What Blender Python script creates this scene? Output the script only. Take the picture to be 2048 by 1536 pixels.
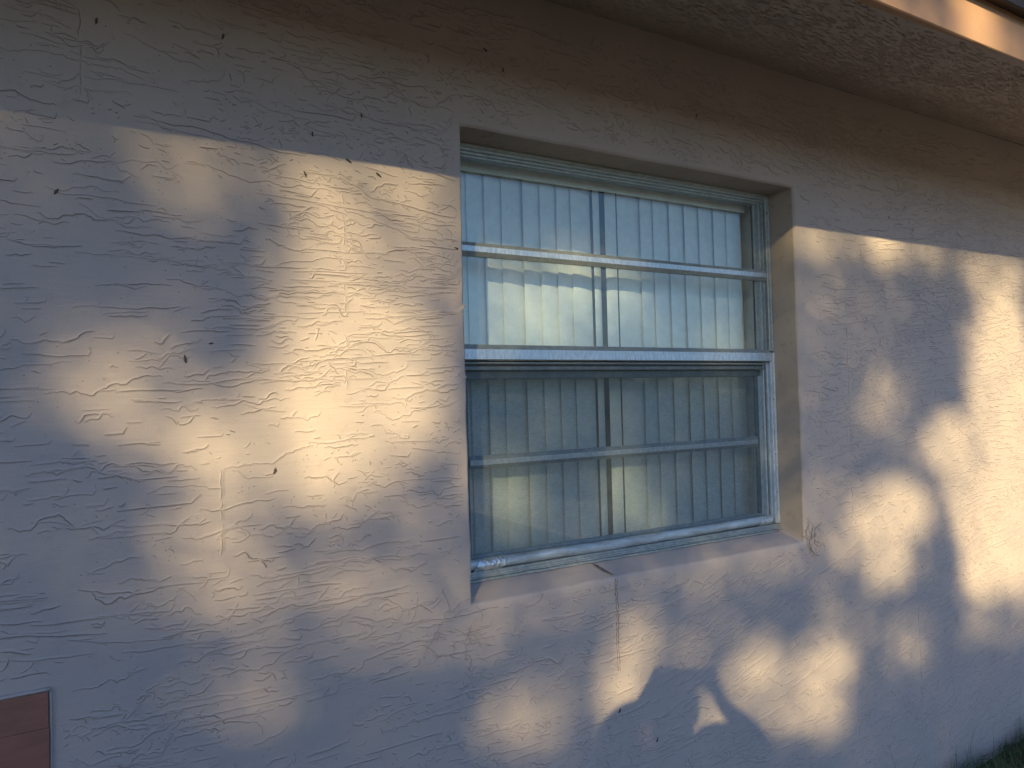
import bpy, bmesh, math, random
import numpy as np
from mathutils import Vector, Matrix

for o in list(bpy.data.objects): bpy.data.objects.remove(o)
S = bpy.context.scene
COL = S.collection
R = math.radians

# ---------------------------------------------------------------- camera, sky, sun
SUN_AZ, SUN_EL = R(41.6), R(20.9)           # the light travels this far to the right of the wall's inward normal, and down
SDIR = np.array([math.sin(SUN_AZ)*math.cos(SUN_EL), math.cos(SUN_AZ)*math.cos(SUN_EL), -math.sin(SUN_EL)])
KX, KZ = SDIR[0]/SDIR[1], -SDIR[2]/SDIR[1]

cam_d = bpy.data.cameras.new('camera'); cam = bpy.data.objects.new('camera', cam_d); COL.objects.link(cam)
CAM = Vector((-0.86618, -1.73023, 0.54044))
yaw, pitch, roll = 0.5262, 0.02146, -0.02677
F = Vector((math.sin(yaw)*math.cos(pitch), math.cos(yaw)*math.cos(pitch), math.sin(pitch)))
Rt = Vector((math.cos(yaw), -math.sin(yaw), 0)); Up = Rt.cross(F)
R2 = Rt*math.cos(roll) + Up*math.sin(roll); U2 = Up*math.cos(roll) - Rt*math.sin(roll)
M = Matrix((R2, U2, -F)).transposed().to_4x4(); M.translation = CAM
cam.matrix_world = M
cam_d.sensor_fit = 'HORIZONTAL'; cam_d.sensor_width = 36; cam_d.lens = 36*1440/2048
cam_d.clip_start = 0.02; cam_d.clip_end = 600
S.camera = cam
S.render.resolution_x, S.render.resolution_y = 1024, 768

w = bpy.data.worlds.new('World'); S.world = w; w.use_nodes = True
nt = w.node_tree; bg = nt.nodes['Background']
sky = nt.nodes.new('ShaderNodeTexSky'); sky.sky_type = 'NISHITA'; sky.sun_disc = False
sky.sun_elevation = SUN_EL; sky.sun_rotation = math.atan2(-SDIR[0], -SDIR[1])
sky.air_density = 1.15; sky.dust_density = .6; sky.ozone_density = 6.0
nt.links.new(sky.outputs[0], bg.inputs[0]); bg.inputs[1].default_value = 0.098
sd = bpy.data.lights.new('sun', 'SUN'); sun = bpy.data.objects.new('sun', sd); COL.objects.link(sun)
sd.energy = 4.7; sd.angle = R(0.6); sd.color = (1.0, 0.785, 0.375)
sun.rotation_euler = Vector(SDIR).to_track_quat('-Z', 'Y').to_euler(); sun.location = (-8, -9, 6)
S.view_settings.view_transform = 'Standard'; S.view_settings.look = 'None'
S.view_settings.exposure = 1.27; S.view_settings.gamma = 1
S.view_settings.use_curve_mapping = False

GZ = -1.08                                   # ground level
WX, WZ, DEP = 1.345, 1.286, 0.112            # window opening and reveal depth

# ---------------------------------------------------------------- helpers
rng = np.random.default_rng(7); random.seed(7)

def mesh_obj(name, verts, faces, mat, parent=None, smooth=False, kind=None, label=None):
    me = bpy.data.meshes.new(name); me.from_pydata([tuple(v) for v in verts], [], [tuple(f) for f in faces]); me.update()
    return link(name, me, mat, parent, smooth, kind, label)

def link(name, me, mat, parent=None, smooth=False, kind=None, label=None):
    o = bpy.data.objects.new(name, me); COL.objects.link(o)
    if mat is not None and not me.materials: me.materials.append(mat)
    if smooth: me.polygons.foreach_set('use_smooth', [True]*len(me.polygons))
    if parent is not None:
        o.parent = parent; o.matrix_parent_inverse = parent_inv(parent)
    if kind: o['kind'] = kind
    if label: o['label'] = label
    return o

def parent_inv(p):
    m = Matrix.Identity(4); q = p
    chain = []
    while q is not None: chain.append(q); q = q.parent
    for q in reversed(chain): m = m @ q.matrix_parent_inverse @ q.matrix_basis if q.parent else m @ q.matrix_basis
    return m.inverted()

def tag(o, label, cat, group=None):
    o['label'] = label; o['category'] = cat
    if group: o['group'] = group
    return o

def empty(name, loc, label, cat, group=None):
    o = bpy.data.objects.new(name, None); COL.objects.link(o); o.location = loc; o.empty_display_size = .1
    return tag(o, label, cat, group)

class MB:
    def __init__(s): s.v = []; s.f = []
    def add(s, verts, faces):
        n = len(s.v); s.v += [tuple(v) for v in verts]; s.f += [tuple(i+n for i in f) for f in faces]
    def box(s, x0, x1, y0, y1, z0, z1):
        s.add([(x0,y0,z0),(x1,y0,z0),(x1,y1,z0),(x0,y1,z0),(x0,y0,z1),(x1,y0,z1),(x1,y1,z1),(x0,y1,z1)],
              [(0,3,2,1),(4,5,6,7),(0,1,5,4),(1,2,6,5),(2,3,7,6),(3,0,4,7)])
    def prism(s, prof, a, b, axis, seg=1, wob=None):
        """closed profile of (y, t) extruded along x (t = z) or along z (t = x)"""
        n = len(prof); vs = []
        for k in range(seg+1):
            q = a + (b-a)*k/seg
            for (y, t) in prof:
                dy, dt = wob(q, y, t) if wob else (0, 0)
                vs.append((q, y+dy, t+dt) if axis == 'x' else (t+dt, y+dy, q))
        fs = []
        for k in range(seg):
            for i in range(n):
                j = (i+1) % n; fs.append((k*n+i, k*n+j, (k+1)*n+j, (k+1)*n+i))
        fs.append(tuple(range(n))); fs.append(tuple(reversed(range(seg*n, seg*n+n))))
        s.add(vs, fs)
    def tube(s, pts, rad, n=8):
        pts = [Vector(p) for p in pts]; vs = []; fs = []
        for i, p in enumerate(pts):
            d = (pts[min(i+1, len(pts)-1)] - pts[max(i-1, 0)]).normalized()
            u = d.orthogonal().normalized(); v = d.cross(u)
            for k in range(n):
                a = 2*math.pi*k/n; vs.append(p + (u*math.cos(a) + v*math.sin(a))*rad[i])
        for i in range(len(pts)-1):
            for k in range(n): fs.append((i*n+k, i*n+(k+1) % n, (i+1)*n+(k+1) % n, (i+1)*n+k))
        fs.append(tuple(range(n))); fs.append(tuple(range((len(pts)-1)*n, len(pts)*n)))
        s.add(vs, fs)
    def build(s, name, mat, parent=None, **kw):
        o = mesh_obj(name, s.v, s.f, mat, parent, **kw)
        bm = bmesh.new(); bm.from_mesh(o.data); bmesh.ops.recalc_face_normals(bm, faces=bm.faces); bm.to_mesh(o.data); bm.free()
        return o

def bevel(o, wdt=.0015, seg=2):
    m = o.modifiers.new('bevel', 'BEVEL'); m.width = wdt; m.segments = seg; m.limit_method = 'ANGLE'; m.angle_limit = R(35)
    return o

class Noise2:
    def __init__(s, seed):
        s.g = np.random.default_rng(seed).random((256, 256))*2-1
    def __call__(s, x, y):
        x = np.asarray(x, float); y = np.asarray(y, float)
        xi = np.floor(x).astype(int); yi = np.floor(y).astype(int); fx = x-xi; fy = y-yi
        fx = fx*fx*(3-2*fx); fy = fy*fy*(3-2*fy); g = s.g; a = xi & 255; b = (xi+1) & 255; c = yi & 255; d = (yi+1) & 255
        return (g[a, c]*(1-fx)+g[b, c]*fx)*(1-fy) + (g[a, d]*(1-fx)+g[b, d]*fx)*fy
N1, N2, N3, N4 = Noise2(1), Noise2(2), Noise2(3), Noise2(4)

def relief(x, z):
    """how far the hand-trowelled wall stands proud (metres, towards -y)"""
    return .0024*N1(x*1.7+9, z*2.3) + .0011*N2(x*4.3, z*7.1+5) + .0005*N3(x*9, z*19)

# ---------------------------------------------------------------- materials
def new_mat(name):
    m = bpy.data.materials.new(name); m.use_nodes = True
    n = m.node_tree.nodes; b = n['Principled BSDF']
    return m, m.node_tree, b

def stucco(name, c1, c2, rough=.88, stretch=(5, 5, 60), grain=.6, streak=.18, dirt=.3):
    m, t, b = new_mat(name); L = t.links; N = t.nodes.new
    tc = N('ShaderNodeTexCoord')
    big = N('ShaderNodeTexNoise'); big.inputs['Scale'].default_value = 2.2; big.inputs['Detail'].default_value = 6; big.inputs['Roughness'].default_value = .6
    L.new(tc.outputs['Object'], big.inputs['Vector'])
    r1 = N('ShaderNodeValToRGB'); r1.color_ramp.elements[0].position = .3; r1.color_ramp.elements[1].position = .7
    r1.color_ramp.elements[0].color = (*c1, 1); r1.color_ramp.elements[1].color = (*c2, 1)
    L.new(big.outputs['Fac'], r1.inputs[0])
    # grime speckle
    sp = N('ShaderNodeTexNoise'); sp.inputs['Scale'].default_value = 26; sp.inputs['Detail'].default_value = 8; sp.inputs['Roughness'].default_value = .75
    L.new(tc.outputs['Object'], sp.inputs['Vector'])
    r2 = N('ShaderNodeValToRGB'); r2.color_ramp.elements[0].position = .54; r2.color_ramp.elements[1].position = .78
    r2.color_ramp.elements[0].color = (0, 0, 0, 1); r2.color_ramp.elements[1].color = (dirt, dirt, dirt, 1)
    L.new(sp.outputs['Fac'], r2.inputs[0])
    mx = N('ShaderNodeMix'); mx.data_type = 'RGBA'; mx.blend_type = 'MULTIPLY'
    L.new(r2.outputs[0], mx.inputs['Factor']); L.new(r1.outputs[0], mx.inputs[6]); mx.inputs[7].default_value = (.5, .45, .42, 1)
    L.new(mx.outputs[2], b.inputs['Base Color']); b.inputs['Roughness'].default_value = rough
    b.inputs['Specular IOR Level'].default_value = .25
    # relief: trowel streaks + sand grain
    mp = N('ShaderNodeMapping'); mp.inputs['Scale'].default_value = stretch; L.new(tc.outputs['Object'], mp.inputs[0])
    st = N('ShaderNodeTexNoise'); st.inputs['Scale'].default_value = 1; st.inputs['Detail'].default_value = 5; st.inputs['Roughness'].default_value = .62; st.inputs['Distortion'].default_value = .6
    L.new(mp.outputs[0], st.inputs['Vector'])
    rs = N('ShaderNodeValToRGB'); rs.color_ramp.elements[0].position = .44; rs.color_ramp.elements[1].position = .56; L.new(st.outputs['Fac'], rs.inputs[0])
    gr = N('ShaderNodeTexNoise'); gr.inputs['Scale'].default_value = 240; gr.inputs['Detail'].default_value = 3; L.new(tc.outputs['Object'], gr.inputs['Vector'])
    b1 = N('ShaderNodeBump'); b1.inputs['Strength'].default_value = streak; b1.inputs['Distance'].default_value = .0016; L.new(rs.outputs[0], b1.inputs['Height'])
    b2 = N('ShaderNodeBump'); b2.inputs['Strength'].default_value = grain; b2.inputs['Distance'].default_value = .0008; L.new(gr.outputs['Fac'], b2.inputs['Height'])
    L.new(b1.outputs[0], b2.inputs['Normal']); L.new(b2.outputs[0], b.inputs['Normal'])
    return m

def plain(name, c, rough=.6, metal=0., var=.15, scale=30, bump=0., stretch=None, rvar=0.):
    m, t, b = new_mat(name); L = t.links; N = t.nodes.new
    tc = N('ShaderNodeTexCoord'); n = N('ShaderNodeTexNoise'); n.inputs['Scale'].default_value = scale; n.inputs['Detail'].default_value = 6; n.inputs['Roughness'].default_value = .65
    src = tc.outputs['Object']
    if stretch:
        mp = N('ShaderNodeMapping'); mp.inputs['Scale'].default_value = stretch; L.new(src, mp.inputs[0]); src = mp.outputs[0]
    L.new(src, n.inputs['Vector'])
    r = N('ShaderNodeValToRGB'); r.color_ramp.elements[0].position = .3; r.color_ramp.elements[1].position = .7
    r.color_ramp.elements[0].color = tuple(x*(1-var) for x in c)+(1,); r.color_ramp.elements[1].color = tuple(min(1, x*(1+var)) for x in c)+(1,)
    L.new(n.outputs['Fac'], r.inputs[0]); L.new(r.outputs[0], b.inputs['Base Color'])
    b.inputs['Roughness'].default_value = rough; b.inputs['Metallic'].default_value = metal
    if rvar:
        mr = N('ShaderNodeMapRange'); mr.inputs[3].default_value = rough-rvar; mr.inputs[4].default_value = rough+rvar
        L.new(n.outputs['Fac'], mr.inputs[0]); L.new(mr.outputs[0], b.inputs['Roughness'])
    if bump:
        bp = N('ShaderNodeBump'); bp.inputs['Strength'].default_value = bump; bp.inputs['Distance'].default_value = .001
        L.new(n.outputs['Fac'], bp.inputs['Height']); L.new(bp.outputs[0], b.inputs['Normal'])
    return m

M_WALL = stucco('wall_stucco', (.362, .318, .322), (.430, .364, .350))
M_REVEAL = stucco('shaded_reveal_stucco', (.33, .28, .25), (.38, .325, .29), streak=.25, stretch=(30, 8, 9), dirt=.7)  # wall paint with the reveal's shade in its colour, plus grime speckle
M_SOFFIT = stucco('soffit_stucco', (.345, .29, .27), (.40, .335, .31), stretch=(9, 40, 9), streak=1.0, grain=.6)
M_FASCIA = stucco('fascia_paint', (.34, .205, .135), (.38, .23, .155), stretch=(3, 3, 3), streak=.15, grain=.25)
M_CRACK = plain('crack_dirt', (.13, .11, .11), .95, var=.3, scale=60)
M_SEAM = plain('seam_dirt_and_shade', (.225, .19, .186), .95, 0, .35, 40)  # groove colour stands for both dirt and shade in the seams
M_ALU = plain('weathered_aluminium', (.345, .39, .415), .5, .5, .2, 60, .25, rvar=.12)
M_ALUF = plain('sky_tinted_aluminium_face', (.55, .63, .72), .45, .6, .22, 130, .3, (1, 1, .35), .1)  # pale blue puts the sky's reflection into the colour of the front faces
M_BAR = plain('worn_oxidised_bar', (.42, .47, .51), .58, .35, .4, 45, .6, (.25, 1, 1), .12)
M_ALUD = plain('dull_dark_aluminium', (.16, .18, .19), .55, .5, .25, 60, .1)
M_TRACK = plain('track_gap_shade', (.05, .055, .06), .7, 0, .3, 50)  # near-black fill, puts the shade of tracks and gaps into the colour
M_BLIND = plain('blind_vinyl', (.82, .85, .86), .5, 0, .03, 9, .04, (40, 3, 1))
M_INNER = plain('inner_plaster', (.80, .86, .88), .8, 0, .06, 12)
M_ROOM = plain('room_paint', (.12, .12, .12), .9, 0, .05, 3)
M_PANEL = plain('red_brown_panel', (.25, .105, .082), .5, 0, .16, 5, .12, (2, 2, 9))
M_CASE = plain('speck_crust', (.085, .07, .062), .95, 0, .4, 300, .5)
M_ROOFD = plain('dark_roof_edge', (.035, .022, .018), .7, 0, .3, 40, .2)
M_SHINGLE = plain('brown_shingle', (.09, .055, .04), .9, 0, .4, 60, .6)
M_GROUND = plain('soil_and_thatch', (.040, .034, .022), .95, 0, .5, 14, .8)
M_BARK = plain('bark', (.09, .07, .055), .95, 0, .4, 20, .8)
M_SEAL = plain('sill_sealant', (.28, .31, .32), .55, .2, .25, 60, .2)
M_TAPE = plain('crumpled_foil_tape', (.62, .64, .66), .38, .75, .25, 90, .9)
M_SCREW = plain('screw_head', (.10, .10, .10), .5, .5, .2, 60)

def leaf_mat(name, c1, c2):
    m, t, b = new_mat(name); L = t.links; N = t.nodes.new
    oi = N('ShaderNodeNewGeometry'); r = N('ShaderNodeValToRGB')
    r.color_ramp.elements[0].color = (*c1, 1); r.color_ramp.elements[1].color = (*c2, 1)
    L.new(oi.outputs['Random Per Island'], r.inputs[0]); L.new(r.outputs[0], b.inputs['Base Color']); b.inputs['Roughness'].default_value = .6
    return m
M_LEAF = leaf_mat('tree_leaf', (.030, .055, .018), (.075, .11, .035))
M_GRASS = leaf_mat('grass_blade', (.045, .095, .025), (.12, .15, .06))
M_WOODS = plain('far_foliage', (.035, .055, .028), .9, 0, .5, .6)

# glass: thin pane, clear with a Fresnel reflection and a film of dust
def glass(name, tint, dust):
    m, t, b = new_mat(name); L = t.links; N = t.nodes.new; t.nodes.remove(b); out = t.nodes['Material Output']
    tr = N('ShaderNodeBsdfTransparent'); tr.inputs[0].default_value = (*tint, 1)
    gl = N('ShaderNodeBsdfGlossy'); gl.inputs['Roughness'].default_value = .03
    df = N('ShaderNodeBsdfDiffuse'); df.inputs[0].default_value = (.62, .62, .60, 1)
    fr = N('ShaderNodeLayerWeight'); fr.inputs['Blend'].default_value = .5
    pw = N('ShaderNodeMath'); pw.operation = 'POWER'; pw.inputs[1].default_value = 5; L.new(fr.outputs['Facing'], pw.inputs[0])
    mu = N('ShaderNodeMath'); mu.operation = 'MULTIPLY_ADD'; mu.inputs[1].default_value = .9; mu.inputs[2].default_value = .135; L.new(pw.outputs[0], mu.inputs[0])
    tc = N('ShaderNodeTexCoord'); n = N('ShaderNodeTexNoise'); n.inputs['Scale'].default_value = 16; n.inputs['Detail'].default_value = 9; n.inputs['Roughness'].default_value = .72
    L.new(tc.outputs['Object'], n.inputs['Vector'])
    mr = N('ShaderNodeMapRange'); mr.inputs[1].default_value = .38; mr.inputs[2].default_value = .75; mr.inputs[3].default_value = dust*.35; mr.inputs[4].default_value = dust*2.4; L.new(n.outputs['Fac'], mr.inputs[0])
    m1 = N('ShaderNodeMixShader'); L.new(mr.outputs[0], m1.inputs[0]); L.new(tr.outputs[0], m1.inputs[1]); L.new(df.outputs[0], m1.inputs[2])
    m2 = N('ShaderNodeMixShader'); L.new(mu.outputs[0], m2.inputs[0]); L.new(m1.outputs[0], m2.inputs[1]); L.new(gl.outputs[0], m2.inputs[2])
    L.new(m2.outputs[0], out.inputs[0]); return m
M_GLASS = glass('window_glass', (.85, .925, .945), .085)

def screen_mat():
    m, t, b = new_mat('insect_screen_mesh'); L = t.links; N = t.nodes.new; t.nodes.remove(b); out = t.nodes['Material Output']
    tr = N('ShaderNodeBsdfTransparent'); df = N('ShaderNodeBsdfDiffuse'); df.inputs[0].default_value = (.10, .135, .155, 1)
    tc = N('ShaderNodeTexCoord'); n = N('ShaderNodeTexNoise'); n.inputs['Scale'].default_value = 420; n.inputs['Detail'].default_value = 2
    mp = N('ShaderNodeMapping'); mp.inputs['Scale'].default_value = (.22, 1, 1); L.new(tc.outputs['Object'], mp.inputs[0]); L.new(mp.outputs[0], n.inputs['Vector'])
    mr = N('ShaderNodeMapRange'); mr.inputs[1].default_value = .3; mr.inputs[2].default_value = .7; mr.inputs[3].default_value = .33; mr.inputs[4].default_value = .41; L.new(n.outputs['Fac'], mr.inputs[0])
    mx = N('ShaderNodeMixShader'); L.new(mr.outputs[0], mx.inputs[0]); L.new(tr.outputs[0], mx.inputs[1]); L.new(df.outputs[0], mx.inputs[2]); L.new(mx.outputs[0], out.inputs[0])
    return m
M_SCREEN = screen_mat()

# ---------------------------------------------------------------- ground and far surroundings
def make_ground():
    xs = np.concatenate([np.linspace(-220, -6, 12), np.linspace(-5, 7, 90), np.linspace(8, 220, 12)])
    ys = np.concatenate([np.linspace(-220, -6, 12), np.linspace(-5, -.005, 50), np.linspace(.02, 1, 3), np.linspace(5, 220, 8)])
    X, Y = np.meshgrid(xs, ys); near = np.exp(-((X-1)/6)**2-(Y/4)**2)
    Z = GZ + near*(.018*N1(X*3, Y*3)+.012*N2(X*11, Y*11))
    n, mm = X.shape; v = np.stack([X, Y, Z], -1).reshape(-1, 3)
    f = [(i*mm+j, i*mm+j+1, (i+1)*mm+j+1, (i+1)*mm+j) for i in range(n-1) for j in range(mm-1)]
    mesh_obj('ground', v, f, M_GROUND, smooth=True, kind='structure')
make_ground()

def leaf_quads(centres, size, aspect=.55, seed=1, droop=None):
    g = np.random.default_rng(seed); n = len(centres)
    a = g.normal(size=(n, 3)); a /= np.linalg.norm(a, axis=1, keepdims=True)
    b = g.normal(size=(n, 3)); b -= (b*a).sum(1, keepdims=True)*a; b /= np.linalg.norm(b, axis=1, keepdims=True)
    s = np.asarray(size).reshape(-1, 1)*g.uniform(.75, 1.25, (n, 1))
    c = np.asarray(centres); v = np.empty((n, 4, 3))
    v[:, 0] = c-a*s*.5; v[:, 1] = c-b*s*aspect*.5; v[:, 2] = c+a*s*.5; v[:, 3] = c+b*s*aspect*.5
    return v.reshape(-1, 3)

def quads_mesh(name, v, per=4):
    n = len(v)//per; me = bpy.data.meshes.new(name); me.vertices.add(len(v)); me.vertices.foreach_set('co', v.astype(np.float32).ravel())
    me.loops.add(len(v)); me.loops.foreach_set('vertex_index', np.arange(len(v), dtype=np.int32))
    me.polygons.add(n); me.polygons.foreach_set('loop_start', np.arange(0, len(v), per, dtype=np.int32)); me.update(calc_edges=True); me.validate()
    return me

def far_woods():
    a = np.linspace(R(178), R(362), 260); mb = MB(); lay = [0, .45, .8, 1.0]
    vs = []
    for i, t in enumerate(a):
        h = 4.2 + 1.3*N1(i*.11, 3) + .8*N2(i*.37, 1); r0 = 66 + 8*N3(i*.07, 2)
        for q in lay: vs.append((r0*math.cos(t)+(q*2.5)*math.cos(t), r0*math.sin(t), GZ - .2 + q*(h+.9*N4(i*.9, q*3))))
    n = len(lay); fs = [(i*n+k, (i+1)*n+k, (i+1)*n+k+1, i*n+k+1) for i in range(len(a)-1) for k in range(n-1)]
    mb.add(vs, fs); o = mb.build('far_woods', M_WOODS, kind='stuff'); return o
far_woods()

def make_bounce_slab():  # unseen pale slab, added to bounce sunlight up to the soffit
    g = 40; vs = []; fs = []; xs = np.linspace(3.9, 5.6, 9); ys = np.linspace(-14, -.12, g)
    for y in ys:
        for x in xs: vs.append((x, y, GZ+.045))
    for j in range(g-1):
        for i in range(8): fs.append((j*9+i, j*9+i+1, (j+1)*9+i+1, (j+1)*9+i))
    o = mesh_obj('bounce_slab', vs, fs, M_BOUNCE_SLAB, kind='structure'); m = o.modifiers.new('thick', 'SOLIDIFY'); m.thickness = .10; m.offset = -1
M_BOUNCE_SLAB = plain('bounce_slab_concrete', (.36, .345, .32), .9, 0, .14, 9, .4)
make_bounce_slab()

# ---------------------------------------------------------------- the house
house = empty('house', (1, 0, GZ), 'pinkish beige stucco house wall with a window under a sloping eave', 'house')

def make_wall():
    def lines(a, b, o0, o1, step):
        l = list(np.linspace(a, o0, max(2, int(round((o0-a)/step))+1)))[:-1] + list(np.linspace(o0, o1, int(round((o1-o0)/step))+1)) + list(np.linspace(o1, b, max(2, int(round((b-o1)/step))+1)))[1:]
        return np.array(l)
    rr = .009
    xs = lines(-4.5, 6.5, -rr, WX+rr, .026); zs = lines(GZ-.1, 1.70, -rr, WZ+rr, .026)
    X, Z = np.meshgrid(xs, zs); Y = -relief(X, Z); n, m = X.shape
    i0, i1 = np.argmin(abs(xs+rr)), np.argmin(abs(xs-WX-rr)); j0, j1 = np.argmin(abs(zs+rr)), np.argmin(abs(zs-WZ-rr))
    v = [list(p) for p in np.stack([X, Y, Z], -1).reshape(-1, 3)]
    f = [(j*m+i, j*m+i+1, (j+1)*m+i+1, (j+1)*m+i) for j in range(n-1) for i in range(m-1) if not (i0 <= i < i1 and j0 <= j < j1)]
    # the opening: loop of grid vertices, then rounded arris, then reveal
    loop = [j0*m+i for i in range(i0, i1)] + [j*m+i1 for j in range(j0, j1)] + [j1*m+i for i in range(i1, i0, -1)] + [j*m+i0 for j in range(j1, j0, -1)]
    base = [v[k] for k in loop]; prev = loop; L = len(loop)
    rev = MB()
    steps = [(.0055, .0012), (.002, .0045), (0, .0095)] + [(0, y) for y in (.03, .055, .08, .1, .135)]
    rings = []
    for out, y in steps:
        ring = []
        for k, p in enumerate(base):
            x, z = p[0], p[2]; fx = min(max((x+rr)/(WX+2*rr), 0), 1); fz = min(max((z+rr)/(WZ+2*rr), 0), 1)
            wob = .0022*float(N2(k*.33, 7))+.0012*float(N3(k*1.1, 3)); wob *= max(0, 1-y/.05)
            x0, x1, z0, z1 = -out+wob, WX+out+wob, -out+wob*.8, WZ+out+wob
            z0 += .030*max(0, y-.01)/.10
            z1 -= .002*max(0, y)/.1
            nx = x0+(x1-x0)*fx; nz = z0+(z1-z0)*fz
            yy = y + p[1]*max(0, 1-y/.02) + (.0009*float(N4(k*.7, y*200)) if y < .02 else 0)
            if y > .02: 
                q = .0012*float(N1(k*.45, y*40)); nx += q; nz += q
            ring.append((nx, yy, nz))
        rings.append(ring)
    for ring in rings[:3]:
        cur = []
        for p in ring: v.append(list(p)); cur.append(len(v)-1)
        for k in range(L): f.append((prev[k], prev[(k+1) % L], cur[(k+1) % L], cur[k]))
        prev = cur
    o = mesh_obj('wall', v, f, M_WALL, house, smooth=True)
    rv = []; rf = []
    for ring in rings[2:]: rv += ring
    for s in range(len(rings)-3):
        for k in range(L): rf.append((s*L+k, s*L+(k+1) % L, (s+1)*L+(k+1) % L, (s+1)*L+k))
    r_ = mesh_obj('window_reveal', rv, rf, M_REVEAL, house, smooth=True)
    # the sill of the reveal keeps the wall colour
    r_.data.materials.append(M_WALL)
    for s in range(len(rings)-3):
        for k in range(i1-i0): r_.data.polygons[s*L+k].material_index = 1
    for ob in (o, r_):
        bm = bmesh.new(); bm.from_mesh(ob.data); bmesh.ops.recalc_face_normals(bm, faces=bm.faces)
        s_ = sum(fc.normal.y for fc in bm.faces)
        if ob is o and s_ > 0: bmesh.ops.reverse_faces(bm, faces=bm.faces)
        bm.to_mesh(ob.data); bm.free()
    return o
wall = make_wall()

# trowel laps: thin laps of plaster, gently sloping above and cut sharp below
def flow(x, z):
    k_ = min(1, max(.35, .5+x*.5)); a = k_*(.16*N1(x*.9+3, z*1.1+8) + .20*N2(x*2.3, z*2.7)) - .04*min(1, max(0, .9-x))
    a += .28*min(1, max(0, (x-.2)*.8))*min(1, max(0, (.25-z)*1.6))
    return a

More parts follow.
